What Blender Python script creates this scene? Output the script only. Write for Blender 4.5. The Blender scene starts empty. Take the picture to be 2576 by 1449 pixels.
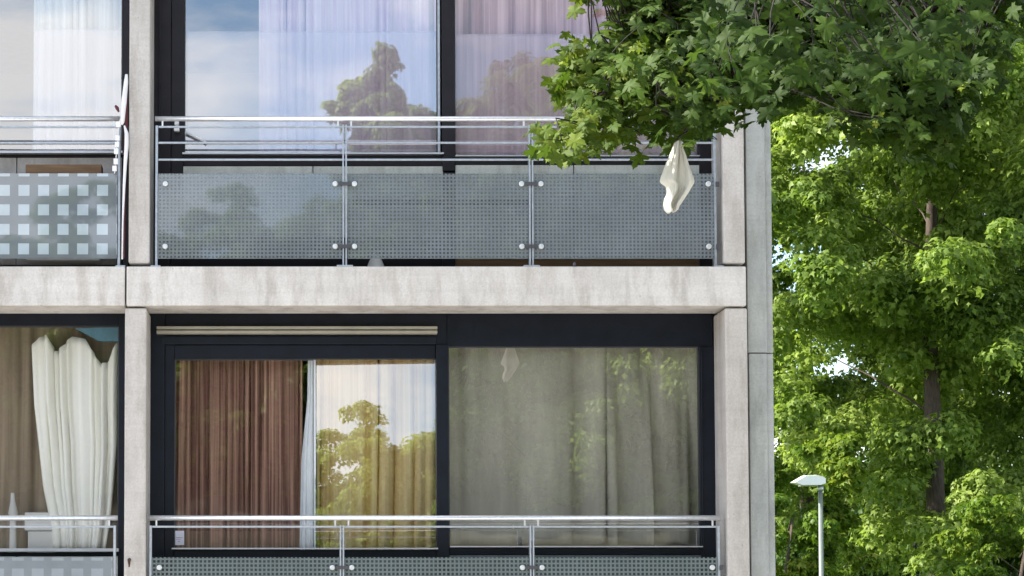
import bpy, math, random
import numpy as np
from mathutils import Vector, Matrix

random.seed(7)
rng = np.random.default_rng(7)
S = bpy.context.scene
R = math.radians

# ------------------------------------------------------------------ camera
# survey units: the facade was measured in a 2576 px wide frame, 350 px per metre on the column fronts
FPX, D0, CX, CY = 4900.0, 14.0, 746.0, 1269.0
PITCH = math.atan((1500.0 - CY) / FPX)
cam_d = bpy.data.cameras.new("camera")
cam = bpy.data.objects.new("camera", cam_d)
S.collection.objects.link(cam)
cam.location = (0, -D0, 0)
cam.rotation_euler = (math.pi / 2 + PITCH, 0, 0)
cam_d.sensor_width = 36
cam_d.lens = FPX / 2576 * 36
cam_d.shift_x = (1288 - CX) / 2576
cam_d.shift_y = (CY - 724.5) / 2576
cam_d.clip_start = 0.1
cam_d.clip_end = 3000
S.camera = cam

# ------------------------------------------------------------------ world
SUN_DIR = Vector((-0.86, 0.07, 0.66)).normalized()      # towards the sun: behind and left of the facade
elev = math.asin(SUN_DIR.z)
azim = math.atan2(SUN_DIR.x, SUN_DIR.y)
W = bpy.data.worlds.new("World")
S.world = W
W.use_nodes = True
nt = W.node_tree
nt.nodes.clear()
def wn(t, **k):
    n = nt.nodes.new(t)
    for a, b in k.items():
        setattr(n, a, b)
    return n
sky = wn("ShaderNodeTexSky", sky_type='NISHITA', sun_disc=False, sun_elevation=elev, sun_rotation=azim)
sky.air_density = 1.0
sky.dust_density = 0.8
tc = wn("ShaderNodeTexCoord")
mp = wn("ShaderNodeMapping")
mp.inputs['Scale'].default_value = (1.0, 1.0, 2.6)
mp.inputs['Location'].default_value = (0.35, 0.2, 0.1)
nz = wn("ShaderNodeTexNoise")
nz.inputs['Scale'].default_value = 4.2
nz.inputs['Detail'].default_value = 9
nz.inputs['Roughness'].default_value = 0.55
cr = wn("ShaderNodeValToRGB")
cr.color_ramp.elements[0].position = 0.43
cr.color_ramp.elements[1].position = 0.60
mx = wn("ShaderNodeMixRGB")
mx.inputs['Color2'].default_value = (5.7, 5.7, 5.8, 1)
bg = wn("ShaderNodeBackground")
bg.inputs['Strength'].default_value = 0.135
wo = wn("ShaderNodeOutputWorld")
L = nt.links.new
L(tc.outputs['Generated'], mp.inputs['Vector'])
L(mp.outputs['Vector'], nz.inputs['Vector'])
L(nz.outputs['Fac'], cr.inputs['Fac'])
L(cr.outputs['Color'], mx.inputs['Fac'])
L(sky.outputs['Color'], mx.inputs['Color1'])
L(mx.outputs['Color'], bg.inputs['Color'])
L(bg.outputs['Background'], wo.inputs['Surface'])

sun_d = bpy.data.lights.new("sun", 'SUN')
sun_d.energy = 5.0
sun_d.angle = R(1.5)
sun_d.color = (1.0, 0.94, 0.84)
sun = bpy.data.objects.new("sun", sun_d)
S.collection.objects.link(sun)
sun.rotation_euler = (-SUN_DIR).to_track_quat('-Z', 'Y').to_euler()
sun.location = (-30, 10, 40)

S.view_settings.view_transform = 'Standard'
S.view_settings.look = 'None'
S.view_settings.exposure = 1.5
S.view_settings.gamma = 1.0
S.cycles.max_bounces = 8
S.cycles.transparent_max_bounces = 24
S.cycles.diffuse_bounces = 4
S.cycles.glossy_bounces = 4
S.cycles.caustics_reflective = False
S.cycles.caustics_refractive = False

# ------------------------------------------------------------------ helpers
def ray(px, py, y):
    """world point on the plane Y = y seen at survey position px, py"""
    v = CY - py
    c, s = math.cos(PITCH), math.sin(PITCH)
    dy = FPX * c - v * s
    dz = FPX * s + v * c
    t = (y + D0) / dy
    return (px - CX) * t, dz * t
def WX(px, y=0.0, py=725): return ray(px, py, y)[0]
def WZ(py, y=0.0): return ray(CX, py, y)[1]

col = S.collection
def link(name, me, parent=None, mats=None):
    o = bpy.data.objects.new(name, me)
    col.objects.link(o)
    if mats:
        for m in (mats if isinstance(mats, (list, tuple)) else [mats]):
            me.materials.append(m)
    if parent: o.parent = parent
    return o
def tag(o, label=None, cat=None, group=None, kind=None):
    if label: o['label'] = label
    if cat: o['category'] = cat
    if group: o['group'] = group
    if kind: o['kind'] = kind
    return o
def empty(name, loc=(0, 0, 0)):
    o = bpy.data.objects.new(name, None)
    col.objects.link(o)
    o.location = loc
    o.empty_display_size = 0.2
    return o

class MB:
    def __init__(s): s.v = []; s.f = []; s.sm = []
    def box(s, x0, x1, y0, y1, z0, z1):
        b = len(s.v)
        s.v += [(x0,y0,z0),(x1,y0,z0),(x1,y1,z0),(x0,y1,z0),(x0,y0,z1),(x1,y0,z1),(x1,y1,z1),(x0,y1,z1)]
        for q in ((0,3,2,1),(4,5,6,7),(0,1,5,4),(1,2,6,5),(2,3,7,6),(3,0,4,7)):
            s.f.append([b+i for i in q]); s.sm.append(False)
        return s
    def tube(s, pts, rad, n=10, cap=True, sm=True):
        pts = [Vector(p) for p in pts]
        if not isinstance(rad, (list, tuple)): rad = [rad]*len(pts)
        b = len(s.v)
        up0 = None
        for i, p in enumerate(pts):
            t = (pts[min(i+1, len(pts)-1)] - pts[max(i-1, 0)]).normalized()
            if up0 is None:
                up0 = t.orthogonal().normalized()
            u = (up0 - t*up0.dot(t)).normalized(); up0 = u
            w = t.cross(u)
            for k in range(n):
                a = 2*math.pi*k/n
                s.v.append(tuple(p + (u*math.cos(a) + w*math.sin(a))*rad[i]))
        for i in range(len(pts)-1):
            for k in range(n):
                s.f.append([b+i*n+k, b+i*n+(k+1)%n, b+(i+1)*n+(k+1)%n, b+(i+1)*n+k]); s.sm.append(sm)
        if cap:
            s.f.append([b+k for k in range(n)][::-1]); s.sm.append(False)
            e = b+(len(pts)-1)*n
            s.f.append([e+k for k in range(n)]); s.sm.append(False)
        return s
    def build(s, name, mat, parent=None, bevel=0.0, loc=None):
        v = s.v
        if loc is not None:
            v = [(a-loc[0], b-loc[1], c-loc[2]) for a, b, c in v]
        me = bpy.data.meshes.new(name)
        me.from_pydata(v, [], s.f)
        me.polygons.foreach_set('use_smooth', s.sm)
        me.update()
        o = link(name, me, parent, mat)
        if loc is not None: o.location = loc
        if bevel:
            m = o.modifiers.new('bevel', 'BEVEL'); m.width = bevel; m.segments = 2; m.limit_method = 'ANGLE'
        return o

# ------------------------------------------------------------------ materials
def newmat(name):
    m = bpy.data.materials.new(name)
    m.use_nodes = True
    m.node_tree.nodes.clear()
    return m, m.node_tree
def N(t, typ, **k):
    n = t.nodes.new(typ)
    for a, b in k.items():
        if a in ('default',): continue
        setattr(n, a, b)
    return n
def bsdf(t, base=(0.5,0.5,0.5), rough=0.5, metal=0.0, spec=0.5):
    p = N(t, "ShaderNodeBsdfPrincipled")
    p.inputs['Base Color'].default_value = (*base, 1)
    p.inputs['Roughness'].default_value = rough
    p.inputs['Metallic'].default_value = metal
    p.inputs['Specular IOR Level'].default_value = spec
    return p
def ramp(t, stops):
    r = N(t, "ShaderNodeValToRGB")
    e = r.color_ramp.elements
    while len(e) < len(stops): e.new(0.5)
    for i, (p, c) in enumerate(stops):
        e[i].position = p
        e[i].color = (*c, 1) if len(c) == 3 else c
    return r
def noise(t, scale, detail=5, rough=0.55, sc=(1,1,1), coord='Object', dist=0.0):
    c = N(t, "ShaderNodeTexCoord"); m = N(t, "ShaderNodeMapping"); n = N(t, "ShaderNodeTexNoise")
    m.inputs['Scale'].default_value = sc
    n.inputs['Scale'].default_value = scale
    n.inputs['Detail'].default_value = detail
    n.inputs['Roughness'].default_value = rough
    n.inputs['Distortion'].default_value = dist
    t.links.new(c.outputs[coord], m.inputs['Vector']); t.links.new(m.outputs['Vector'], n.inputs['Vector'])
    return n
def mixc(t, a, b, fac, mode='MIX'):
    m = N(t, "ShaderNodeMixRGB", blend_type=mode)
    for sock, val in ((m.inputs['Fac'], fac), (m.inputs['Color1'], a), (m.inputs['Color2'], b)):
        if hasattr(val, 'type') and hasattr(val, 'node'): t.links.new(val, sock)
        elif isinstance(val, (int, float)): sock.default_value = val
        else: sock.default_value = (*val, 1)
    return m.outputs['Color']
def out(t, sh):
    o = N(t, "ShaderNodeOutputMaterial"); t.links.new(sh, o.inputs['Surface'])
def bump(t, p, h, strength=0.3, dist=0.01):
    b = N(t, "ShaderNodeBump")
    b.inputs['Strength'].default_value = strength; b.inputs['Distance'].default_value = dist
    t.links.new(h, b.inputs['Height']); t.links.new(b.outputs['Normal'], p.inputs['Normal'])

def mat_concrete(name, c1, c2, dark, streak=True, streak_amt=0.5):
    m, t = newmat(name)
    a = noise(t, 1.7, 6, 0.6, coord='Object')
    r1 = ramp(t, [(0.3, c1), (0.7, c2)])
    t.links.new(a.outputs['Fac'], r1.inputs['Fac'])
    colr = r1.outputs['Color']
    b = noise(t, 7.0, 7, 0.65, (1, 1, 0.28))
    rb = ramp(t, [(0.50, (0,0,0)), (0.72, (1,1,1))])
    t.links.new(b.outputs['Fac'], rb.inputs['Fac'])
    ml = N(t, "ShaderNodeMath", operation='MULTIPLY'); ml.inputs[1].default_value = streak_amt
    t.links.new(rb.outputs['Color'], ml.inputs[0])
    colr = mixc(t, colr, dark, ml.outputs[0])
    dr = noise(t, 1.0, 5, 0.7, (8, 8, 1.6))           # drip streaks
    rd = ramp(t, [(0.48, (1,1,1)), (0.64, (0.70,0.665,0.63))])
    t.links.new(dr.outputs['Fac'], rd.inputs['Fac'])
    colr = mixc(t, colr, rd.outputs['Color'], 0.55, 'MULTIPLY')
    fb = noise(t, 1.0, 3, 0.5, (0.8, 0.8, 22))          # faint board marks of the formwork
    rf2 = ramp(t, [(0.40, (0.93,0.925,0.92)), (0.52, (1.02,1.02,1.02))])
    t.links.new(fb.outputs['Fac'], rf2.inputs['Fac'])
    colr = mixc(t, colr, rf2.outputs['Color'], 0.45, 'MULTIPLY')
    f = noise(t, 60, 4, 0.7)
    rf = ramp(t, [(0.3, (0.86,0.86,0.86)), (0.7, (1.08,1.08,1.08))])
    t.links.new(f.outputs['Fac'], rf.inputs['Fac'])
    colr = mixc(t, colr, rf.outputs['Color'], 1.0, 'MULTIPLY')
    # small dark pores and rust specks
    vo = N(t, "ShaderNodeTexVoronoi"); vo.inputs['Scale'].default_value = 9
    cc = N(t, "ShaderNodeTexCoord"); t.links.new(cc.outputs['Object'], vo.inputs['Vector'])
    rv = ramp(t, [(0.03, (0.45,0.40,0.36)), (0.06, (1,1,1))])
    t.links.new(vo.outputs['Distance'], rv.inputs['Fac'])
    colr = mixc(t, colr, rv.outputs['Color'], 0.5, 'MULTIPLY')
    p = bsdf(t, rough=0.9, spec=0.25)
    t.links.new(colr, p.inputs['Base Color'])
    bump(t, p, f.outputs['Fac'], 0.25, 0.004)
    out(t, p.outputs['BSDF'])
    return m
M = {}
M['concrete'] = mat_concrete('concrete', (0.50,0.47,0.44), (0.63,0.60,0.57), (0.38,0.34,0.31))
M['beam'] = mat_concrete('beam_concrete', (0.55,0.52,0.49), (0.76,0.735,0.705), (0.35,0.32,0.29), streak_amt=0.6)
M['endwall'] = mat_concrete('end_wall_concrete', (0.38,0.40,0.39), (0.49,0.51,0.495), (0.27,0.295,0.285), streak_amt=0.6)
M['spandrel'] = mat_concrete('spandrel_board', (0.56,0.57,0.53), (0.66,0.66,0.61), (0.36,0.37,0.34), streak_amt=0.3)

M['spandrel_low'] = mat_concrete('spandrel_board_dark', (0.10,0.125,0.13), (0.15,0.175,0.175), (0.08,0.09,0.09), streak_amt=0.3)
def mat_plain(name, base, rough=0.5, metal=0.0, var=0.12, scale=9, spec=0.5, b=0.0, sc=(1,1,1)):
    m, t = newmat(name)
    n = noise(t, scale, 5, 0.6, sc)
    r = ramp(t, [(0.3, tuple(c*(1-var) for c in base)), (0.7, tuple(min(1, c*(1+var)) for c in base))])
    t.links.new(n.outputs['Fac'], r.inputs['Fac'])
    p = bsdf(t, base, rough, metal, spec)
    t.links.new(r.outputs['Color'], p.inputs['Base Color'])
    if b: bump(t, p, n.outputs['Fac'], b, 0.01)
    out(t, p.outputs['BSDF'])
    return m
M['frame'] = mat_plain('dark_blue_frame', (0.006,0.009,0.016), 0.4, 0, 0.3, spec=0.25)
M['frame2'] = mat_plain('dark_brown_frame', (0.014,0.012,0.016), 0.4, 0, 0.3, spec=0.25)
M['steel'] = mat_plain('brushed_steel', (0.86,0.87,0.90), 0.32, 0.75, 0.1, 40)
M['steel_dull'] = mat_plain('galvanised_steel', (0.46,0.50,0.55), 0.45, 0.7, 0.15, 30)
M['bolt'] = mat_plain('bolt_steel', (0.80,0.82,0.84), 0.35, 0.6, 0.05)
M['clamp'] = mat_plain('clamp', (0.09,0.09,0.10), 0.5, 0.5, 0.1)
M['sill'] = mat_plain('sill_metal', (0.60,0.61,0.65), 0.4, 0.6, 0.08)
M['vent'] = mat_plain('vent_strip', (0.36,0.34,0.28), 0.5, 0.3, 0.1)
M['inside'] = mat_plain('room_plaster', (0.6,0.59,0.57), 0.9, 0, 0.08, 2)
M['floor'] = mat_plain('room_floor', (0.16,0.12,0.09), 0.7, 0, 0.1, 4)
M['slabtop'] = mat_plain('slab_top', (0.20,0.19,0.18), 0.9, 0, 0.2, 6)
M['gasket'] = mat_plain('rubber_gasket', (0.05,0.052,0.056), 0.7)
M['white'] = mat_plain('white_enamel', (0.82,0.83,0.86), 0.4, 0, 0.04)
M['whitecloth'] = mat_plain('white_canvas', (0.80,0.79,0.82), 0.8, 0, 0.06)
M['maroon'] = mat_plain('maroon_canvas', (0.10,0.022,0.03), 0.8, 0, 0.2)
M['card'] = mat_plain('cardboard', (0.22,0.13,0.07), 0.85, 0, 0.25, 14, sc=(0.3,1,3))
M['rust'] = mat_plain('rusty_iron', (0.09,0.05,0.03), 0.9, 0.2, 0.4, 40)
M['paper'] = mat_plain('paper', (0.62,0.62,0.72), 0.7, 0, 0.03)
M['ink'] = mat_plain('grey_ink', (0.25,0.25,0.33), 0.7, 0, 0.05)
M['blue'] = mat_plain('teal_blind', (0.06,0.15,0.20), 0.6, 0, 0.2)
M['pole'] = mat_plain('lamp_post', (0.17,0.20,0.18), 0.45, 0.3, 0.1)
M['lamphead'] = mat_plain('lamp_head', (0.78,0.80,0.80), 0.4, 0, 0.05)
M['lampglass'] = mat_plain('lamp_cover', (0.45,0.45,0.42), 0.2, 0, 0.05)

def mat_cloth(name, c1, c2, trans=0.3, scale=(26,1,0.6), alpha=1.0, pos=(0.35, 0.65), bands=None):
    m, t = newmat(name)
    n = noise(t, 1.0, 4, 0.6, scale)
    r = ramp(t, [(pos[0], c1), (pos[1], c2)])
    t.links.new(n.outputs['Fac'], r.inputs['Fac'])
    colr = r.outputs['Color']
    d = N(t, "ShaderNodeBsdfDiffuse"); tr = N(t, "ShaderNodeBsdfTranslucent")
    t.links.new(colr, d.inputs['Color']); t.links.new(colr, tr.inputs['Color'])
    mx = N(t, "ShaderNodeMixShader"); mx.inputs['Fac'].default_value = trans
    t.links.new(d.outputs[0], mx.inputs[1]); t.links.new(tr.outputs[0], mx.inputs[2])
    sh = mx.outputs[0]
    if alpha < 1:
        tp = N(t, "ShaderNodeBsdfTransparent"); m2 = N(t, "ShaderNodeMixShader")
        m2.inputs['Fac'].default_value = alpha
        t.links.new(tp.outputs[0], m2.inputs[1]); t.links.new(sh, m2.inputs[2]); sh = m2.outputs[0]
    out(t, sh)
    return m
M['cur_white'] = mat_cloth('white_sheer', (0.42,0.51,0.57), (0.68,0.75,0.79), 0.12)
M['net'] = mat_cloth('net_fabric', (0.72,0.66,0.76), (0.86,0.80,0.88), 0.1, (9,1,1.5), alpha=0.27, pos=(0.3,0.7))
M['cur_lilac'] = mat_cloth('lilac_cloth', (0.76,0.54,0.70), (0.98,0.84,0.91), 0.1)
M['cur_pink'] = mat_cloth('dusty_pink_cloth', (0.36,0.20,0.23), (0.70,0.50,0.55), 0.1, (22,1,0.4))
M['cur_pinknet'] = mat_cloth('pink_net', (0.58,0.47,0.55), (0.74,0.62,0.70), 0.1, alpha=0.4)
M['cur_maroon'] = mat_cloth('maroon_sheer', (0.13,0.065,0.055), (0.52,0.32,0.24), 0.05, (60,1,0.5), pos=(0.42, 0.75))
M['cur_gold'] = mat_cloth('gold_cloth', (0.68,0.46,0.19), (0.93,0.76,0.46), 0.1, (18,1,0.3))
M['cur_grey'] = mat_cloth('pale_grey_cloth', (0.66,0.70,0.76), (0.82,0.85,0.90), 0.1)
M['cur_beige'] = mat_cloth('beige_lining', (0.44,0.42,0.355), (0.62,0.59,0.51), 0.05, (5,1,0.7))
M['cur_cream'] = mat_cloth('cream_cloth', (0.90,0.885,0.80), (0.98,0.97,0.93), 0.1, (14,1,0.4))
M['cur_brown'] = mat_cloth('brown_net', (0.22,0.17,0.125), (0.34,0.27,0.20), 0.05, (16,1,0.5))
M['napkin'] = mat_cloth('white_tissue', (0.76,0.745,0.68), (0.84,0.83,0.77), 0.4, (8,8,3))

def mat_glass(name, refl=0.3, wob=0.03, tint=(0.98,0.99,0.985), rough=0.0):
    m, t = newmat(name)
    tp = N(t, "ShaderNodeBsdfTransparent"); tp.inputs['Color'].default_value = (*tint, 1)
    g = N(t, "ShaderNodeBsdfGlossy"); g.inputs['Roughness'].default_value = rough
    g.inputs['Color'].default_value = (1, 1, 1, 1)
    n = noise(t, 1.6, 2, 0.4)
    b = N(t, "ShaderNodeBump"); b.inputs['Strength'].default_value = wob; b.inputs['Distance'].default_value = 0.02
    t.links.new(n.outputs['Fac'], b.inputs['Height']); t.links.new(b.outputs['Normal'], g.inputs['Normal'])
    lw = N(t, "ShaderNodeLayerWeight"); lw.inputs['Blend'].default_value = 0.5
    pw = N(t, "ShaderNodeMath", operation='POWER'); pw.inputs[1].default_value = 5
    t.links.new(lw.outputs['Facing'], pw.inputs[0])
    ad = N(t, "ShaderNodeMath", operation='MULTIPLY_ADD'); ad.inputs[1].default_value = 1-refl; ad.inputs[2].default_value = refl; ad.use_clamp = True
    t.links.new(pw.outputs[0], ad.inputs[0])
    mx = N(t, "ShaderNodeMixShader")
    t.links.new(ad.outputs[0], mx.inputs['Fac']); t.links.new(tp.outputs[0], mx.inputs[1]); t.links.new(g.outputs[0], mx.inputs[2])
    out(t, mx.outputs[0])
    return m
M['glass'] = mat_glass('window_glass', 0.30, 0.05)
M['clear'] = mat_plain('clear_inner_face', (1,1,1))
M['clear'].node_tree.nodes.clear()
_tp = M['clear'].node_tree.nodes.new('ShaderNodeBsdfTransparent'); out(M['clear'].node_tree, _tp.outputs[0])
M['glass_low'] = mat_glass('window_glass_low', 0.12, 0.1)
M['glass_beige'] = mat_glass('window_glass_right', 0.30, 0.06)
M['glass_gold'] = mat_glass('window_glass_tilted', 0.29, 0.05)

def mat_grid(name, pitch, hole, line, holec, hole_alpha, line_alpha, refl=0.10, invert=False):
    """printed / perforated balustrade sheet: a regular grid of square openings"""
    m, t = newmat(name)
    c = N(t, "ShaderNodeTexCoord"); sx = N(t, "ShaderNodeSeparateXYZ")
    t.links.new(c.outputs['Object'], sx.inputs[0])
    ms = []
    for ax in ('X', 'Z'):
        d = N(t, "ShaderNodeMath", operation='DIVIDE'); d.inputs[1].default_value = pitch
        t.links.new(sx.outputs[ax], d.inputs[0])
        f = N(t, "ShaderNodeMath", operation='FRACT'); t.links.new(d.outputs[0], f.inputs[0])
        s = N(t, "ShaderNodeMath", operation='SUBTRACT'); s.inputs[1].default_value = 0.5; t.links.new(f.outputs[0], s.inputs[0])
        a = N(t, "ShaderNodeMath", operation='ABSOLUTE'); t.links.new(s.outputs[0], a.inputs[0])
        l = N(t, "ShaderNodeMath", operation='LESS_THAN'); l.inputs[1].default_value = hole/2; t.links.new(a.outputs[0], l.inputs[0])
        ms.append(l.outputs[0])
    mm = N(t, "ShaderNodeMath", operation='MULTIPLY'); t.links.new(ms[0], mm.inputs[0]); t.links.new(ms[1], mm.inputs[1])
    mask = mm.outputs[0]
    n = noise(t, 2.5, 5, 0.6)
    rn = ramp(t, [(0.3, (0.85,0.85,0.85)), (0.7, (1.12,1.12,1.12))]); t.links.new(n.outputs['Fac'], rn.inputs['Fac'])
    colr = mixc(t, line, holec, mask)
    colr = mixc(t, colr, rn.outputs['Color'], 1.0, 'MULTIPLY')
    p = bsdf(t, rough=0.35, spec=0.5)
    t.links.new(colr, p.inputs['Base Color'])
    tp = N(t, "ShaderNodeBsdfTransparent"); tp.inputs['Color'].default_value = (0.86,0.92,0.92,1)
    fm = N(t, "ShaderNodeMix"); fm.data_type = 'FLOAT'
    fm.inputs[2].default_value = line_alpha; fm.inputs[3].default_value = hole_alpha
    t.links.new(mask, fm.inputs[0])
    mx = N(t, "ShaderNodeMixShader"); t.links.new(fm.outputs[0], mx.inputs['Fac'])
    t.links.new(tp.outputs[0], mx.inputs[1]); t.links.new(p.outputs[0], mx.inputs[2])
    g = N(t, "ShaderNodeBsdfGlossy"); g.inputs['Roughness'].default_value = 0.02
    m2 = N(t, "ShaderNodeMixShader"); m2.inputs['Fac'].default_value = refl
    t.links.new(mx.outputs[0], m2.inputs[1]); t.links.new(g.outputs[0], m2.inputs[2])
    out(t, m2.outputs[0])
    return m
M['grid'] = mat_grid('printed_glass_fine', 0.0275, 0.56, (0.235,0.26,0.285), (0.14,0.16,0.185), 0.42, 0.66, 0.07)
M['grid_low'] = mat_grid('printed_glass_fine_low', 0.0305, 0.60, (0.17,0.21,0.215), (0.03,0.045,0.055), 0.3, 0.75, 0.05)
M['squares_low'] = mat_grid('printed_glass_squares_worn', 0.1429, 0.60, (0.24,0.27,0.30), (0.33,0.37,0.41), 0.92, 0.9, 0.06)
M['squares'] = mat_grid('printed_glass_squares', 0.1429, 0.56, (0.16,0.185,0.21), (0.42,0.50,0.56), 0.92, 0.85)

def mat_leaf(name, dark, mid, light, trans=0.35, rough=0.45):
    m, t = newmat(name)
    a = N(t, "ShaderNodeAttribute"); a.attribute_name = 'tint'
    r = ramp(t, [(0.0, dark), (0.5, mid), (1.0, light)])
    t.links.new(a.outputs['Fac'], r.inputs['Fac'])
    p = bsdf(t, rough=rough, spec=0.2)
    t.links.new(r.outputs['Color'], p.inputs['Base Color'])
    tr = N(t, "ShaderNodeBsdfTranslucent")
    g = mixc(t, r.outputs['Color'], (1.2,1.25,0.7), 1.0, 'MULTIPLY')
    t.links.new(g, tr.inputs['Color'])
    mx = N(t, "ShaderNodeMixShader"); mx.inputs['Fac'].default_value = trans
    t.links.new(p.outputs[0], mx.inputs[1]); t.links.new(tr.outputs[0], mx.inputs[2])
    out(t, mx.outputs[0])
    return m
M['leaf_near'] = mat_leaf('maple_leaf', (0.020,0.044,0.005), (0.062,0.110,0.013), (0.19,0.24,0.03), 0.38, 0.6)
M['leaf_far'] = mat_leaf('far_leaf', (0.085,0.150,0.034), (0.20,0.285,0.060), (0.38,0.46,0.13), 0.5)
M['leaf_dark'] = mat_leaf('dark_leaf', (0.03,0.07,0.015), (0.07,0.13,0.026), (0.15,0.21,0.045), 0.35)
M['leaf_bush'] = mat_leaf('bush_leaf', (0.05,0.11,0.012), (0.12,0.20,0.022), (0.25,0.27,0.04), 0.45)
M['bark'] = mat_plain('bark', (0.075,0.055,0.045), 0.95, 0, 0.45, 12, sc=(2,2,0.5), b=0.8)
M['twig'] = mat_plain('twig', (0.014,0.010,0.008), 0.9, 0, 0.3, 20)

# ================================================================== the setting
def sheet(name, x0, x1, y0, y1, z, mat):
    me = bpy.data.meshes.new(name)
    me.from_pydata([(x0,y0,z),(x1,y0,z),(x1,y1,z),(x0,y1,z)], [], [(0,1,2,3)])
    o = link(name, me, None, mat); o['kind'] = 'structure'
    return o
GZ = -1.6
def mat_ground(name, a, b, sc=3.0):
    m, t = newmat(name)
    n = noise(t, sc, 8, 0.65); r = ramp(t, [(0.35, a), (0.65, b)]); t.links.new(n.outputs['Fac'], r.inputs['Fac'])
    p = bsdf(t, rough=0.95, spec=0.2); t.links.new(r.outputs['Color'], p.inputs['Base Color'])
    bump(t, p, n.outputs['Fac'], 0.5, 0.05)
    out(t, p.outputs[0]); return m
sheet('ground', -700, 700, -700, 700, GZ, mat_ground('grass_ground', (0.045,0.085,0.02), (0.09,0.13,0.035)))
sheet('road', -200, 200, -27, -19, GZ+0.008, mat_ground('asphalt', (0.045,0.045,0.048), (0.07,0.07,0.07), 6))
pv = MB().box(-200, 200, -18.9, -0.2, GZ-0.2, GZ+0.12).build('bounce_pavement', mat_ground('bounce_paving', (0.40,0.385,0.36), (0.50,0.48,0.45), 5)); pv['kind'] = 'structure'  # unseen forecourt, extended and made pale to bounce light onto the facade

bk_v, bk_f = [], []
for i in range(61):
    for j in range(13):
        xx = -150+i*5; t_ = j/12; yy = -30-t_*45
        bk_v.append((xx, yy, GZ+0.01-0.03*(j == 0)+(0.5-0.5*math.cos(math.pi*t_))*12+(0.25*math.sin(xx*0.21)+0.2*math.sin(xx*0.53+j))*t_))
for i in range(60):
    for j in range(12):
        q = i*13+j; bk_f.append((q, q+1, q+14, q+13))
bk = bpy.data.meshes.new('grass_bank'); bk.from_pydata(bk_v, [], bk_f); bk.update()
bko = link('grass_bank', bk, None, mat_ground('bank_grass', (0.055,0.055,0.042), (0.085,0.08,0.06), 1.2)); bko['kind'] = 'structure'

# ================================================================== building
GY = 0.42                       # glass plane behind the column fronts
bld = empty('apartment_building', (0, 0, GZ))
tag(bld, 'pale concrete framed apartment block with full width dark windows and steel railings', 'building')
def P_(mb, name, mat, parent=None, bevel=0.0, loc=None):
    """build in world space and parent to the building keeping the place"""
    o = mb.build(name, mat, None, bevel, loc)
    o.parent = parent or bld
    o.matrix_parent_inverse = (parent or bld).matrix_basis.inverted() if (parent is None) else Matrix.Identity(4)
    return o
bpy.context.view_layer.update()

zt = WZ(670)                    # upper floor slab top
zb = WZ(769)                    # underside of that beam
FH = 1005/350.0                 # storey height
xL0, xL1 = WX(313, 0.02, 1100), WX(368, 0.02, 1100)     # lower column by the left bay
xU0, xU1 = WX(324, 0.02, 400), WX(377, 0.02, 400)       # the one above it
xR0, xR1 = WX(1827, 0.02, 1100), WX(1883, 0.02, 1100)   # right lower column
xQ0, xQ1 = WX(1819, 0.02, 500), WX(1873, 0.02, 500)     # right upper column
BAY = xR0 - xL0
xJ = WX(316, 0, 720)            # joint between the beams
xE = WX(1877, 0, 720)           # end of the beam
zl1 = WZ(774); zu0 = WZ(661)

def beam(x0, x1, ztop, name='beam'):
    return P_(MB().box(x0, x1, 0.0, 0.40, ztop-(zt-zb), ztop), name, M['beam'], bevel=0.008)
for k in (-1, 0, 1):
    zz = zt + k*FH
    beam(xJ+0.006, xE, zz)
    beam(xJ-BAY, xJ-0.006, zz)
    beam(xJ-2*BAY, xJ-BAY-0.012, zz)
    # floor slab behind the beam
    P_(MB().box(xJ-2*BAY+0.01, xE-0.02, 0.402, 9.0, zz-(zt-zb)+0.02, zz-0.03), 'floor_slab', M['slabtop'])
for k in (-1, 0, 1):            # columns, storey by storey
    if k == 0:  z0, z1 = zu0, zt+FH-(zt-zb)-0.012; a, b, c, d = xU0, xU1, xQ0, xQ1
    elif k == -1: z0, z1 = zt-FH+0.02, zl1; a, b, c, d = xL0, xL1, xR0, xR1
    else: continue
    for (p, q) in ((a, b), (c, d), (a-BAY, b-BAY)):
        P_(MB().box(p, q, 0.018, GY-0.01, z0, z1), 'column', M['concrete'], bevel=0.012)
P_(MB().box(xU0-2*BAY, xU1-2*BAY, 0.018, GY-0.01, zt-FH+0.02, zt-(zt-zb)-0.012), 'column', M['concrete'], bevel=0.012)
P_(MB().box(xJ-2*BAY, xE-0.03, 0.05, 9.0, GZ-0.1, zt-FH-(zt-zb)-0.004), 'plinth', M['concrete'])
# end wall: precast leaves with a joint, standing just behind the beam ends
xa, xb = WX(1880, 0.1, 700), WX(1944, 0.1, 600)
zj = WZ(888, 0.1)
xb2 = WX(1951, 0.1, 1300)
P_(MB().box(xa, xb-0.05, 0.10, 9.0, zj+0.004, zt+FH+0.3).box(xb-0.05, xb, 0.125, 9.0, zj+0.004, zt+FH+0.3), 'end_wall', M['endwall'], bevel=0.004)
P_(MB().box(xa+0.006, xb2-0.05, 0.10, 9.0, GZ-0.1, zj-0.004).box(xb2-0.05, xb2, 0.118, 9.0, GZ-0.1, zj-0.004), 'end_wall', M['endwall'], bevel=0.004)
P_(MB().box(xa-0.10, xa-0.006, GY-0.0, 9.0, GZ, zt+FH), 'inner_wall', M['inside'])
P_(MB().box(xJ-2*BAY, xE, 9.002, 9.25, GZ-0.1, zt+FH+0.3), 'back_wall', M['concrete'])
P_(MB().box(xJ-2*BAY-0.3, xb, -0.03, 9.3, zt+FH+0.302, zt+FH+0.42), 'roof', M['slabtop'])
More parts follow.
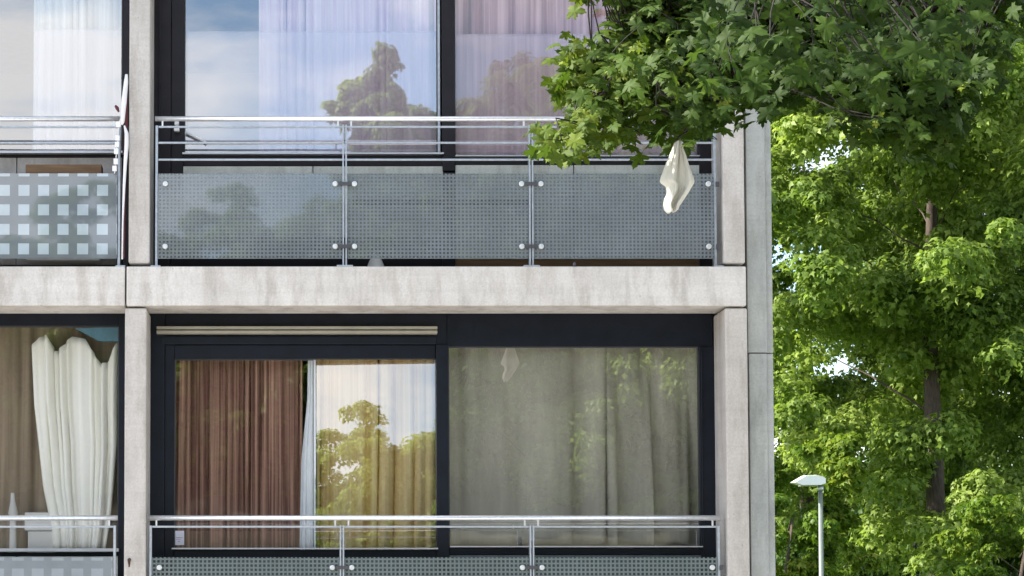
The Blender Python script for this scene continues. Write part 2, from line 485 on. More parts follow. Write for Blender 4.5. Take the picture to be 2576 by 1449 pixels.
for k in (-1, 0):               # rooms: back wall, party walls
    za, zc = zt+k*FH-0.028, zt+(k+1)*FH-(zt-zb)+0.018
    P_(MB().box(xJ-2*BAY+0.05, xE-0.2, 4.4, 4.5, za, zc), 'inner_wall', M['inside'])
    for xx in (xJ, xJ-BAY):
        P_(MB().box(xx+0.0, xx+0.14, GY+0.10, 4.398, za, zc), 'inner_wall', M['inside'])

# ---------------- windows
def window(px, head, px_panes, sill_rows, rowref, frame_mat):
    pass
def quad_pane(x0, x1, z0, z1, y, mat, parent, tilt=0.0, yaw=0.0, hinge_bottom=True):
    """a sheet of glass 8 mm thick; tilt leans its top inwards"""
    h = z1 - z0; w = x1 - x0
    cx, cz = (x0+x1)/2, z0
    mb = MB().box(-w/2, w/2, -0.004, 0.004, 0, h)
    me_v = []
    rot = Matrix.Rotation(yaw, 4, 'Z') @ Matrix.Rotation(-tilt, 4, 'X')
    for v in mb.v:
        q = rot @ Vector(v)
        me_v.append((q.x+cx, q.y+y, q.z+cz))
    mb.v = me_v
    o = P_(mb, 'glass_pane', mat, parent)
    o.data.materials.append(M['clear'])         # coated outer face reflects; the inner face and edges stay clear
    for i_, pl_ in enumerate(o.data.polygons): pl_.material_index = 0 if i_ == 2 else 1
    if not tilt:
        g = MB()
        for (a, b, c, d) in ((x0, x1, z0, z0+0.007), (x0, x1, z1-0.007, z1), (x0, x0+0.007, z0+0.0071, z1-0.0071), (x1-0.007, x1, z0+0.0071, z1-0.0071)):
            g.box(a, b, y-0.012, y-0.0045, c, d)
        P_(g, 'gasket', M['gasket'], parent)
    return o

def X(p, y=GY, r=600): return WX(p, y, r)
def Z(p, y=GY): return WZ(p, y)

# upper main window ------------------------------------------------
yo = GY
f = MB()
topz = zt+FH-(zt-zb)-0.012
f.box(X(383,yo,300), X(430,yo,300), yo-0.01, yo+0.08, zt-0.02, topz)            # left jamb cladding
f.box(X(399,yo,300), X(404,yo,300), yo-0.022, yo-0.012, zt-0.02, topz-0.05)
f.box(X(430.5,yo,300), X(463,yo,300), yo+0.002, yo+0.07, zt-0.02, topz)        # sash stile
f.box(X(1112,yo,300), X(1143.5,yo,300), yo-0.03, yo+0.08, Z(432), topz)          # mullion
f.box(X(1757,yo,300), xQ0+0.03, yo-0.01, yo+0.08, zt-0.02, topz)                  # right jamb
f.box(X(463.2,yo,300), X(1111.8,yo,300), yo-0.012, yo+0.06, Z(418), Z(391.5))         # bottom rail
f.box(X(1143.7,yo,300), X(1756.8,yo,300), yo-0.012, yo+0.06, Z(416), Z(397))
f.box(X(463.2,yo,300), X(1111.8,yo,300), yo, yo+0.06, topz-0.14, topz)
f.box(X(1143.7,yo,300), X(1756.8,yo,300), yo, yo+0.06, topz-0.14, topz)
f.box(X(1112,yo,300), X(1143.5,yo,300), yo-0.012, yo+0.06, zt-0.02, Z(433))
wU = P_(f, 'window', M['frame2'], bevel=0.004)
quad_pane(X(463.5,yo,300), X(1101,yo,300), Z(389), topz-0.142, yo+0.025, M['glass'], wU)
quad_pane(X(1144,yo,300), X(1756,yo,300), Z(396), topz-0.142, yo+0.03, M['glass_low'], wU)
P_(MB().box(X(1101.5,yo,300), X(1107,yo,300), yo+0.0, yo+0.05, Z(389), topz-0.142), 'edge_bead', M['steel_dull'], wU)
P_(MB().box(X(460,yo,300), X(1115,yo,300), yo-0.05, yo-0.013, Z(391), Z(387)), 'sill', M['sill'], wU)
P_(MB().box(X(1143.8,yo,300), X(1756,yo,300), yo-0.05, yo-0.013, Z(396.5), Z(394)), 'sill', M['sill'], wU)
s1 = MB().box(X(462,yo,300), X(786,yo,300), yo-0.02, yo+0.02, Z(597), Z(420)).box(X(788.5,yo,300), X(1113,yo,300), yo-0.02, yo+0.02, Z(597), Z(420))
P_(s1, 'spandrel_panel', M['spandrel'], wU)
s1 = MB().box(X(1145,yo,300), X(1440,yo,300), yo-0.02, yo+0.02, Z(652), Z(417)).box(X(1442.5,yo,300), X(1756,yo,300), yo-0.02, yo+0.02, Z(652), Z(417))
P_(s1, 'spandrel_panel', M['spandrel'], wU)
P_(MB().box(X(462,yo,300), X(1113,yo,300), yo-0.0, yo+0.03, zt-0.02, Z(598)), 'kick_board', M['frame2'], wU)
P_(MB().box(X(1145,yo,300), X(1756,yo,300), yo-0.0, yo+0.03, zt-0.02, Z(653)), 'kick_board', M['card'], wU)

# lower main window ------------------------------------------------
f = MB()
zlo = zt-FH-0.02; ztl = zb+0.03
f.box(X(366,yo,1100), X(414,yo,1100), yo-0.01, yo+0.08, zlo, ztl)
f.box(X(414.2,yo,1100), X(438.5,yo,1100), yo+0.002, yo+0.07, zlo, Z(868))
f.box(X(414.2,yo,1100), X(1126,yo,1100), yo+0.006, yo+0.08, Z(868), ztl)
f.box(X(404,yo,1100), X(1098,yo,1100), yo-0.014, yo+0.0, Z(866), Z(846))
f.box(X(438.7,yo,1100), X(1096,yo,1100), yo-0.002, yo+0.06, Z(903), Z(868.2))
f.box(X(1097,yo,1100), X(1128,yo,1100), yo-0.03, yo+0.08, zlo, Z(868.4))
f.box(X(1126.2,yo,1100), X(1796,yo,1100), yo-0.0, yo+0.08, Z(872), ztl)
f.box(X(1760,yo,1100), xR0+0.03, yo-0.012, yo+0.08, zlo, Z(872.2))
f.box(X(1764,yo,1100), X(1768,yo,1100), yo-0.02, yo-0.0125, zlo, Z(880))
f.box(X(438.7,yo,1100), X(1096.8,yo,1100), yo-0.012, yo+0.06, Z(1404), Z(1383))
f.box(X(1128.2,yo,1100), X(1759.8,yo,1100), yo-0.012, yo+0.06, Z(1396), Z(1379))
wL = P_(f, 'window', M['frame'], bevel=0.004)
quad_pane(X(439,yo,1100), X(789,yo,1100), Z(1381), Z(904), yo+0.02, M['glass_low'], wL)
quad_pane(X(791,yo,1100), X(1096,yo,1100), Z(1381), Z(902)+0.01, yo+0.022, M['glass_gold'], wL, tilt=R(3.9), yaw=R(-2.4))
quad_pane(X(1128.5,yo,1100), X(1759,yo,1100), Z(1377), Z(872.5), yo+0.02, M['glass_beige'], wL)
P_(MB().box(X(434,yo,1100), X(1100,yo,1100), yo-0.055, yo-0.013, Z(1382), Z(1378.5)), 'sill', M['sill'], wL)
P_(MB().box(X(1130,yo,1100), X(1762,yo,1100), yo-0.055, yo-0.013, Z(1377), Z(1374)), 'sill', M['sill'], wL)
P_(MB().box(X(393,0.36,1100), X(1101,0.36,1100), 0.35, yo-0.011, Z(829,0.36), Z(821,0.36)).box(X(393,0.36,1100), X(1101,0.36,1100), 0.34, yo-0.011, Z(840,0.36), Z(832,0.36)), 'vent_strip', M['vent'], wL, bevel=0.003)
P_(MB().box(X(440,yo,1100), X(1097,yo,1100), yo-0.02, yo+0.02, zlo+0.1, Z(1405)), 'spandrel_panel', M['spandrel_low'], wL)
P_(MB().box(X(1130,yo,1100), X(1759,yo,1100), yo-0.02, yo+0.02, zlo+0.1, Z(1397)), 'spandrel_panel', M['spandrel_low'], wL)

# left bays --------------------------------------------------------
def side_window(dx, upper):
    f = MB()
    xr = (xU0 if upper else xL0) + dx
    xl = (xU1 if upper else xL1) + dx - BAY
    rr = 300 if upper else 1100
    g1 = (X(307,yo,rr) if upper else X(298,yo,rr)) + dx
    g0 = xl + 0.2
    z0 = (zt if upper else zt-FH) - 0.02
    z1 = topz if upper else ztl
    hz = topz-0.14 if upper else Z(820)
    b0, b1 = (Z(397), Z(388)) if upper else (Z(1398), Z(1390))
    xm = (g0+g1)/2 - 0.3
    f.box(g1, xr+0.06, yo-0.01, yo+0.08, z0, z1)
    f.box(xl-0.05, g0, yo-0.01, yo+0.08, z0, z1)
    f.box(g0+0.0005, g1-0.0005, yo, yo+0.06, hz, z1)
    f.box(g0+0.0005, g1-0.0005, yo-0.012, yo+0.06, b0, b1)
    f.box(xm-0.04, xm+0.04, yo-0.02, yo+0.07, b1+0.0005, hz-0.0005)
    w = P_(f, 'window', M['frame2'] if upper else M['frame'], bevel=0.004)
    gm = M['glass'] if upper else M['glass_low']
    quad_pane(xm+0.041, g1-0.001, b1+0.002, hz-0.001, yo+0.025, gm, w)
    quad_pane(g0+0.001, xm-0.041, b1+0.002, hz-0.001, yo+0.025, gm, w)
    sz = (Z(390), Z(384)) if upper else (Z(1388), Z(1380))
    P_(MB().box(g0, g1+0.01, yo-0.07, yo-0.013, *sz), 'sill', M['sill'], w)
    xs = X(44,yo,rr)+dx
    P_(MB().box(g0, xs-0.004, yo-0.02, yo+0.02, z0+0.1, b0-0.005).box(xs+0.004, g1-0.0, yo-0.02, yo+0.02, z0+0.1, b0-0.005), 'spandrel_panel', M['concrete'] if upper else M['spandrel'], w)
    P_(MB().box(g0, g1, yo, yo+0.03, z0, z0+0.098), 'kick_board', M['frame2'], w)
for dx in (0, -BAY):
    for up in (True, False):
        side_window(dx, up)

# ---------------- railings
RY = 0.07
def bolt_mesh(parent, x, z):
    b = MB()
    b.tube([(x, RY-0.045, z), (x, RY-0.040, z), (x, RY-0.026, z)], [0.014, 0.0195, 0.0195], 14)
    P_(b, 'bolt', M['bolt'], parent)
def railing(x0, x1, posts, rows, panel_rows, bolt_rows, mat, zbase, framed=True, clamps=True):
    """rows: handrail centre then thin bars; posts: x of the posts between the ends"""
    h = rows[0]
    fr = MB()
    rl = empty('railing', (0, 0, 0)); rl.parent = bld; rl.matrix_parent_inverse = bld.matrix_basis.inverted()
    P_(MB().box(x0, x0+0.018, RY-0.016, RY+0.016, zbase, rows[1]+0.008), 'post', M['steel_dull'], rl, bevel=0.002)
    P_(MB().box(x1-0.018, x1, RY-0.016, RY+0.016, zbase, rows[1]+0.008), 'post', M['steel_dull'], rl, bevel=0.002)
    P_(MB().tube([(x0-0.004, RY, h), (x1+0.010, RY, h)], 0.0185, 16), 'handrail', M['steel'], rl)
    for r in rows[1:]:
        P_(MB().box(x0+0.019, x1-0.019, RY-0.008, RY+0.008, r-0.007, r+0.007), 'bar', M['steel_dull'], rl, bevel=0.003)
    for px in posts:
        P_(MB().box(px-0.016, px-0.005, RY-0.035, RY+0.02, zbase+0.0121, rows[1]+0.01).box(px+0.005, px+0.016, RY-0.035, RY+0.02, zbase+0.0121, rows[1]+0.01)
           .box(px-0.0049, px+0.0049, RY-0.02, RY+0.02, rows[1]-0.10, rows[1]-0.04), 'post', M['steel_dull'], rl, bevel=0.002)
        P_(MB().box(px-0.058, px+0.058, RY-0.055, RY+0.055, zbase, zbase+0.012), 'foot_plate', M['steel_dull'], rl)
        for s in (-1, 1):
            P_(MB().box(px+s*0.048-0.006, px+s*0.048+0.006, RY-0.006, RY+0.006, rows[1]+0.0072, h-0.017), 'bracket', M['bolt'], rl)
        for b in bolt_rows:
            P_(MB().box(px-0.045, px+0.045, RY-0.047, RY-0.036, b-0.012, b+0.012), 'clamp', M['clamp'], rl)
    for e, s in ((x0, 1), (x1, -1)):
        P_(MB().box(e+s*0.05-0.006, e+s*0.05+0.006, RY-0.006, RY+0.006, rows[1]+0.0072, h-0.017), 'bracket', M['bolt'], rl)
        P_(MB().box(e-0.03, e+0.04, RY-0.05, RY+0.05, zbase-0.001, zbase+0.010), 'foot_plate', M['steel_dull'], rl)
        if framed:
            for b in bolt_rows:
                if s < 0: P_(MB().box(e-0.005, e+0.02, RY-0.03, RY-0.0165, b-0.018, b+0.018), 'clamp', M['clamp'], rl)
    xs = [x0+0.022] + [v for p in posts for v in (p-0.020, p+0.020)] + [x1-0.022]
    for i in range(0, len(xs), 2):
        a, b = xs[i], xs[i+1]
        P_(MB().box(a, b, RY-0.024, RY-0.016, panel_rows[0], panel_rows[1]), 'panel', mat, rl, loc=(a, RY, panel_rows[0]))
        if framed:
            for bz in bolt_rows:
                bolt_mesh(rl, a+0.052 if i == 0 else a+0.050, bz)
                bolt_mesh(rl, b-0.050 if i < len(xs)-2 else b-0.040, bz)
    return rl
def RX(p, r): return WX(p, RY, r)
def RZ(p): return WZ(p, RY)
railing(RX(391,500), RX(1801,500), [RX(867,500), RX(1335,500)], [RZ(299), RZ(319.5), RZ(359.5), RZ(402)],
        (RZ(652), RZ(438.5)), (RZ(465), RZ(622)), M['grid'], zt+0.001)
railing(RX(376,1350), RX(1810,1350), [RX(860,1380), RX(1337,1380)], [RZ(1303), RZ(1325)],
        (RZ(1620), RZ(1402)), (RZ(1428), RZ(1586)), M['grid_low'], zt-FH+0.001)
for dx in (0, -BAY):
    xr, xl = RX(303,500)+dx, RX(391,500)-BAY+dx
    railing(xl, xr, [xl+(xr-xl)/3, xl+(xr-xl)*2/3], [RZ(299), RZ(319.5), RZ(359.5)],
            (RZ(652), RZ(438)), (RZ(465), RZ(622)), M['squares'], zt+0.001, framed=False, clamps=False)
    xr, xl = RX(292,1350)+dx, RX(376,1350)-BAY+dx
    railing(xl, xr, [xl+(xr-xl)/3, xl+(xr-xl)*2/3], [RZ(1303), RZ(1325)],
            (RZ(1620), RZ(1402)), (RZ(1428), RZ(1586)), M['squares_low'], zt-FH+0.001, framed=False, clamps=False)
# top edge frames of the square-patterned panels
# dark gap liner beside the upper left column
P_(MB().box(xU0-0.05, xU0-0.012, 0.12, GY-0.012, zt+0.002, topz), 'gap_liner', M['frame2'])

# ================================================================== curtains
def curtain(name, xl, xr, ztop, zbot, y, npl, amp, mat, label, seed=0, ledge=None, redge=None, hem=0.0, group=None, nz_=26, slant=0.0, topf=None):
    """pleated cloth; ledge / redge: functions of t (0 top, 1 bottom) giving x"""
    rs = np.random.default_rng(seed)
    nx = max(40, npl*10)
    ph = rs.uniform(0, 6.28, 4); fr = rs.uniform(0.6, 1.7, 4)
    # uneven pleat spacing
    u = np.linspace(0, 1, nx)
    warp = u + 0.035*np.sin(2*np.pi*(u*2.3+ph[0]/6)) + 0.012*np.sin(2*np.pi*(u*7.1+ph[1]/6))
    vs, fs = [], []
    for j in range(nz_+1):
        t = j/nz_
        a = ledge(t) if ledge else xl
        b = redge(t) if redge else xr
        for i in range(nx):
            uu = u[i]
            w = warp[i]
            pl = math.sin(2*math.pi*npl*w + 0.8*math.sin(3*t+ph[2]) + slant*2*math.pi*t)
            pl += 0.45*math.sin(2*math.pi*npl*0.47*w*fr[1] + ph[3] + 1.2*t)
            aa = amp*(0.65 + 0.5*t)*(0.7+0.5*math.sin(2*math.pi*w*fr[2]+ph[1]))
            z = ztop + (zbot-ztop)*t + (hem*math.sin(2*math.pi*w*2.2+ph[0]) if j == nz_ else 0)
            if topf: z += topf(uu)*(1-t)**2
            x = a + (b-a)*uu + 0.35*aa*math.sin(2*math.pi*npl*w + 1.3)
            vs.append((x, y + aa*pl, z))
    for j in range(nz_):
        for i in range(nx-1):
            q = j*nx+i
            fs.append((q, q+1, q+nx+1, q+nx))
    me = bpy.data.meshes.new(name); me.from_pydata(vs, [], fs)
    me.polygons.foreach_set('use_smooth', [True]*len(fs)); me.update()
    o = link(name, me, None, mat)
    sol = o.modifiers.new('solid', 'SOLIDIFY'); sol.thickness = 0.0015
    tag(o, label, 'curtain', group)
    return o
YC = GY + 0.14
def lerp(pts):
    xs = [p[0] for p in pts]; ys = [p[1] for p in pts]
    return lambda t: float(np.interp(t, xs, ys))
zc0, zc1 = topz-0.05, Z(400)
curtain('sheer_curtain', WX(650,YC,300), WX(1100,YC,300), zc0, zc1, YC, 15, 0.036, M['cur_lilac'],
        'lilac white sheer curtain in the upper window, left of the dark mullion', 1)
curtain('net_curtain', WX(470,YC-0.1,300), WX(1099,YC-0.1,300), WZ(79,YC-0.1), zc1, YC-0.1, 8, 0.006, M['net'],
        'thin half height net hanging in front of the lilac sheer curtain', 2)
curtain('pink_curtain', WX(1140,YC,300), WX(1765,YC,300), zc0, zc1, YC, 15, 0.035, M['cur_pink'],
        'dusty pink pleated curtain in the upper window, partly behind the maple branch', 3)
curtain('net_curtain', WX(1146,YC-0.1,300), WX(1760,YC-0.1,300), WZ(86,YC-0.1), zc1, YC-0.1, 9, 0.007, M['cur_pinknet'],
        'mauve half height net in front of the dusty pink curtain', 4)
curtain('sheer_curtain', WX(84,YC,300), WX(318,YC,300), zc0, zc1, YC, 9, 0.028, M['cur_white'],
        'white sheer curtain in the upper window at the left edge', 5)
curtain('net_curtain', WX(84,YC-0.1,300), WX(318,YC-0.1,300), WZ(74,YC-0.1), zc1, YC-0.1, 5, 0.006, M['net'],
        'thin half height net at the upper left, in front of the white sheer curtain', 6)
zc0, zc1 = zb-0.02, Z(1392)
curtain('maroon_curtain', WX(425,YC,1100), WX(760,YC,1100), zc0, zc1, YC, 13, 0.018, M['cur_maroon'],
        'dark maroon streaky sheer curtain in the lower window', 7)
curtain('grey_curtain', WX(735,YC-0.06,1100), WX(794,YC-0.06,1100), zc0, zc1, YC-0.06, 3, 0.012, M['cur_grey'],
        'narrow pale grey curtain hanging between the maroon and the golden one', 8,
        ledge=lerp([(0, WX(775,YC,1100)), (0.35, WX(772,YC,1100)), (0.6, WX(757,YC,1100)), (1, WX(752,YC,1100))]))
curtain('gold_curtain', WX(793,YC,1100), WX(1100,YC,1100), zc0, zc1, YC+0.09, 8, 0.045, M['cur_gold'],
        'golden yellow curtain in the lower window beside the dark mullion', 9)
curtain('beige_curtain', WX(1120,YC,1100), WX(1523,YC,1100), zc0, Z(1370), YC, 3, 0.055, M['cur_beige'],
        'wide grey beige curtain with slanting folds in the lower right window', 10, hem=0.012, slant=-0.45,
        redge=lerp([(0, WX(1526,YC,1100)), (1, WX(1518,YC,1100))]), group='beige curtains in the lower right window')
curtain('beige_curtain', WX(1526,YC,1100), WX(1775,YC,1100), zc0, Z(1372), YC+0.02, 3, 0.065, M['cur_beige'],
        'narrower grey beige curtain next to the right window jamb', 15, hem=0.02, slant=-0.35,
        ledge=lerp([(0, WX(1527,YC,1100)), (1, WX(1523,YC,1100))]), group='beige curtains in the lower right window')
curtain('brown_net', WX(-900,YC+0.1,1100), WX(305,YC+0.1,1100), zc0, zc1, YC+0.1, 22, 0.018, M['cur_brown'],
        'dull brown net curtain behind the cream curtain at the lower left', 11)
curtain('cream_curtain', 0, 0, Z(838), Z(1386), YC-0.04, 10, 0.030, M['cur_cream'],
        'cream curtain gathered unevenly in the lower left window', 12,
        ledge=lerp([(0, WX(80,YC,1100)), (0.3, WX(88,YC,1100)), (0.7, WX(112,YC,1100)), (0.88, WX(132,YC,1100)), (1, WX(138,YC,1100))]),
        topf=lerp([(0, -0.085), (0.08, -0.02), (0.18, 0.0), (0.27, -0.13), (0.34, -0.10), (0.46, -0.01), (0.62, -0.03), (0.80, -0.22), (0.90, -0.20), (1, -0.04)]), redge=lerp([(0, WX(297,YC,1100)), (0.5, WX(294,YC,1100)), (0.8, WX(280,YC,1100)), (1, WX(265,YC,1100))]))

# ================================================================== small things on the facade
# folded parasol leaning between railing and column (upper left)
px_ = lambda p, r=400, y=0.03: WX(p, y, r)
pz_ = lambda p, y=0.03: WZ(p, y)
par = empty('folded_parasol', (px_(312), 0.06, zt))
tag(par, 'folded white and dark red parasol wedged upright between left railing and concrete column', 'parasol')
par_z = lambda o: None
def child(mb, name, mat, par, bevel=0.0):
    loc = par.location
    mb.v = [(a-loc.x, b-loc.y, c-loc.z) for a, b, c in mb.v]
    return mb.build(name, mat, par, bevel)
child(MB().tube([(px_(319), -0.02, pz_(192)), (px_(318), -0.02, pz_(210)), (px_(313), -0.02, pz_(260)), (px_(309), -0.02, pz_(310)), (px_(308), -0.02, pz_(318))],
                [0.010, 0.016, 0.020, 0.016, 0.008], 9), 'canopy', M['whitecloth'], par)
child(MB().tube([(px_(314), -0.02, pz_(320)), (px_(320), -0.02, pz_(340)), (px_(320), -0.02, pz_(370)), (px_(317), -0.02, pz_(410)), (px_(314), -0.02, pz_(470)), (px_(311), -0.02, pz_(560)), (px_(310), -0.02, pz_(655))],
                [0.006, 0.015, 0.016, 0.013, 0.010, 0.006, 0.006], 9), 'valance', M['whitecloth'], par)
child(MB().tube([(px_(319), 0.03, pz_(240)), (px_(318), 0.03, pz_(300)), (px_(316), 0.03, pz_(340)), (px_(314), 0.03, pz_(500)), (px_(313), 0.03, pz_(650))],
                [0.005, 0.012, 0.014, 0.006, 0.005], 9), 'lining', M['maroon'], par)
child(MB().tube([(px_(291), -0.02, pz_(270)), (px_(296), -0.02, pz_(276)), (px_(300), -0.02, pz_(286))], [0.008, 0.014, 0.006], 8), 'crank', M['maroon'], par)
# string of white tassels by it
tas = empty('tassel_string', (px_(294), -0.01, pz_(440)))
tag(tas, 'short string of white cloth tags tied to the end of the upper left railing', 'string')
for i, (a, b, z0, z1) in enumerate([(299, 300, 310, 325), (297, 297, 345, 358), (296, 295, 361, 374), (294, 293, 378, 392), (293, 291, 403, 418), (290, 289, 421, 435)]):
    child(MB().box(px_(a)-0.016, px_(a)+0.016, -0.03, -0.022, pz_(z1), pz_(z0)), 'tag', M['white'], tas, 0.003)
child(MB().tube([(px_(302), -0.018, pz_(305)), (px_(296), -0.018, pz_(370)), (px_(290), -0.018, pz_(440))], 0.004, 6), 'cord', M['whitecloth'], tas)

cb = MB().box(WX(68,0.3,430), WX(258,0.3,430), 0.22, 0.34, WZ(452,0.3), WZ(419.5,0.3))
cbo = cb.build('cardboard_box', M['card'], None, 0.004)
tag(cbo, 'flat brown cardboard box lying behind the square patterned railing panel', 'box')
st = MB().box(WX(70,0.3,430), WX(256,0.3,430), 0.20, 0.36, WZ(660,0.3), WZ(453,0.3)).build('low_shelf', M['inside'], None, 0.01)
tag(st, 'low grey shelf standing behind the railing under the cardboard box', 'shelf')

# window stay of the upper window; slanting arm stands in for a reflection
stay = empty('window_stay', (WX(445,0.36,318), 0.38, WZ(330,0.36)))
tag(stay, 'white window stay on the upper window frame, its slanting arm standing in for a reflection', 'window stay')
child(MB().box(WX(439,0.38,318), WX(450,0.38,318), 0.37, 0.408, WZ(314,0.38), WZ(306,0.38)).box(WX(442,0.38,318), WX(447,0.38,318), 0.375, 0.408, WZ(322,0.38), WZ(314.2,0.38))
      .box(WX(438,0.38,318), WX(451,0.38,318), 0.365, 0.408, WZ(330,0.38), WZ(322.2,0.38)), 'catch', M['white'], stay, 0.002)
child(MB().tube([(WX(466,0.38,340), 0.395, WZ(331,0.38)), (WX(518,0.38,340), 0.395, WZ(356,0.38))], 0.010, 8), 'arm', M['white'], stay)

n1 = empty('paper_notice', (WX(450.5,yo,1350), yo+0.01, Z(1371)))
tag(n1, 'small pale lilac paper notice stuck at the lower left corner of the glass', 'notice')
child(MB().box(WX(438,yo,1350), WX(463,yo,1350), yo+0.010, yo+0.0145, Z(1371), Z(1335)), 'sheet', M['paper'], n1)
child(MB().box(WX(442,yo,1350), WX(459,yo,1350), yo+0.0085, yo+0.0098, Z(1353), Z(1351.6)).box(WX(442,yo,1350), WX(455,yo,1350), yo+0.0085, yo+0.0098, Z(1357), Z(1356)).box(WX(448,yo,1350), WX(452,yo,1350), yo+0.0085, yo+0.0098, Z(1363), Z(1361)), 'print', M['ink'], n1)
hk = empty('iron_hook', (WX(325,0,1412), 0.01, WZ(1412)))
tag(hk, 'small rusty iron hook on the front of the lower concrete column', 'hook')
child(MB().tube([(WX(325,0,1412), 0.02, WZ(1408)), (WX(325,0,1412), -0.02, WZ(1408)), (WX(326,0,1412), -0.025, WZ(1420)), (WX(325,0,1412), -0.012, WZ(1426))], [0.013, 0.012, 0.008, 0.005], 8), 'shank', M['rust'], hk)

bb = MB()
y_ = YC-0.12
bb.v += [(WX(190,y_,830), y_, WZ(826,y_)), (WX(300,y_,830), y_, WZ(822,y_)), (WX(300,y_,830), y_, WZ(858,y_)), (WX(250,y_,830), y_, WZ(858,y_)),
         (WX(190,y_,830), y_+0.06, WZ(826,y_)), (WX(300,y_,830), y_+0.06, WZ(822,y_)), (WX(300,y_,830), y_+0.06, WZ(858,y_)), (WX(250,y_,830), y_+0.06, WZ(858,y_))]
for q in ((0,1,2,3), (7,6,5,4), (0,4,5,1), (1,5,6,2), (2,6,7,3), (3,7,4,0)): bb.f.append(list(q)); bb.sm.append(False)
bbo = bb.build('slanting_blind', M['blue'], None)
tag(bbo, 'teal blue slanting blind above the cream curtain at the lower left', 'blind')
# white things on the lower left window ledge
cs = MB().tube([(WX(33,0.53,1300), 0.53, Z(1392)), (WX(33,0.53,1300), 0.53, Z(1380)), (WX(33,0.53,1300), 0.53, Z(1300)), (WX(33,0.53,1300), 0.53, Z(1290)), (WX(32,0.53,1300), 0.53, Z(1260)), (WX(31,0.53,1300), 0.53, Z(1238))],
               [0.045, 0.028, 0.024, 0.038, 0.018, 0.012], 14).build('white_bottle', M['white'])
cs.data.materials[0] = M['inside']
tag(cs, 'tall white bottle on the ledge inside the lower left window', 'bottle')
bx = MB().box(WX(70,0.5,1330), WX(138,0.5,1330), 0.50, 0.58, Z(1392), Z(1335)).box(WX(62,0.5,1330), WX(142,0.5,1330), 0.49, 0.59, Z(1334.5), Z(1288)).build('storage_box', M['inside'], None, 0.008)
tag(bx, 'low grey white box on the ledge beside the white bottle', 'box')
# pipe seen through the patterned panels, small ornament and knob
pp = MB().tube([(WX(888,0.3,508), 0.30, WZ(509,0.3)), (WX(1330,0.3,508), 0.30, WZ(509,0.3))], 0.020, 10).build('drain_pipe', M['frame2'])
tag(pp, 'dark horizontal pipe running behind the middle railing panel', 'pipe')
orn = MB().tube([(WX(945,0.2,640), 0.2, zt+0.001), (WX(945,0.2,640), 0.2, zt+0.03), (WX(945,0.2,640), 0.2, zt+0.07), (WX(945,0.2,640), 0.2, zt+0.11), (WX(943,0.2,640), 0.2, zt+0.15)], [0.07, 0.065, 0.05, 0.028, 0.012], 12).build('white_ornament', M['white'])
tag(orn, 'small white cone shaped ornament on the slab behind the middle railing panel', 'ornament')
kn = MB().tube([(WX(1445,0.03,655), 0.03, zt+0.001), (WX(1445,0.03,655), 0.03, zt+0.02), (WX(1445,0.03,655), 0.03, zt+0.035)], [0.010, 0.014, 0.008], 10).build('door_stop', M['clamp'])
tag(kn, 'tiny dark rubber knob on the slab edge in front of the right railing panel', 'knob')

# ================================================================== foliage tools
def leaf_cloud(name, cen, nrm, tipdir, size, tint, tmpl_v, tmpl_f, mat, parent):
    """one mesh of many leaves: cen (n,3), nrm (n,3) face direction, tipdir (n,3) where the tip points"""
    n = len(cen)
    nrm = nrm/np.linalg.norm(nrm, axis=1, keepdims=True)
    t = tipdir - nrm*np.sum(tipdir*nrm, axis=1, keepdims=True)
    t /= np.linalg.norm(t, axis=1, keepdims=True)+1e-9
    s = np.cross(t, nrm)
    tv = np.array(tmpl_v); m = len(tv)
    V = cen[:, None, :] + size[:, None, None]*(tv[None, :, 0:1]*s[:, None, :] + tv[None, :, 1:2]*t[:, None, :] + tv[None, :, 2:3]*nrm[:, None, :])
    V = V.reshape(-1, 3)
    tf = np.array(tmpl_f); k = tf.shape[1]
    F = (tf[None] + (np.arange(n)*m)[:, None, None]).reshape(-1)
    nf = n*len(tf)
    me = bpy.data.meshes.new(name)
    me.vertices.add(len(V)); me.vertices.foreach_set('co', V.astype(np.float32).ravel())
    me.loops.add(len(F)); me.loops.foreach_set('vertex_index', F.astype(np.int32))
    me.polygons.add(nf); me.polygons.foreach_set('loop_start', (np.arange(nf)*k).astype(np.int32))
    me.update(calc_edges=True)
    at = me.attributes.new('tint', 'FLOAT', 'POINT')
    at.data.foreach_set('value', np.repeat(np.clip(tint, 0, 1), m).astype(np.float32))
    return link(name, me, parent, mat)
# maple leaf outline (x across, y towards the tip), as a fan around a centre
half = [(0.0, 1.0), (0.09, 0.80), (0.20, 0.84), (0.17, 0.62), (0.22, 0.50), (0.42, 0.62), (0.44, 0.72), (0.62, 0.66), (0.80, 0.70), (0.66, 0.50), (0.68, 0.40), (0.50, 0.30), (0.36, 0.20), (0.50, 0.08), (0.62, 0.00), (0.44, -0.04), (0.36, -0.16), (0.16, -0.04), (0.02, 0.0)]
ol = half + [(-x, y) for x, y in reversed(half[1:])]
MV = [(0, 0.28, 0.0)] + [(x*0.62, (y-0.28)*0.62+0.17, -0.16*abs(x)-0.20*max(0, y-0.4)**1.5 + 0.03*math.sin(9*y)) for x, y in ol]
MF = [(0, 1+i, 1+(i+1) % len(ol)) for i in range(len(ol))]
# simple far leaf
SV = [(0, 0, 0), (0.42, 0.42, -0.08), (0.16, 0.55, 0.02), (0, 1.0, -0.12), (-0.16, 0.55, 0.02), (-0.42, 0.42, -0.08)]
SV = [(x, y-0.45, z) for x, y, z in SV]
SF = [(0, 1, 2), (0, 2, 4), (2, 3, 4), (0, 4, 5)]

def rdir(n):
    v = rng.normal(size=(n, 3)); return v/np.linalg.norm(v, axis=1, keepdims=True)

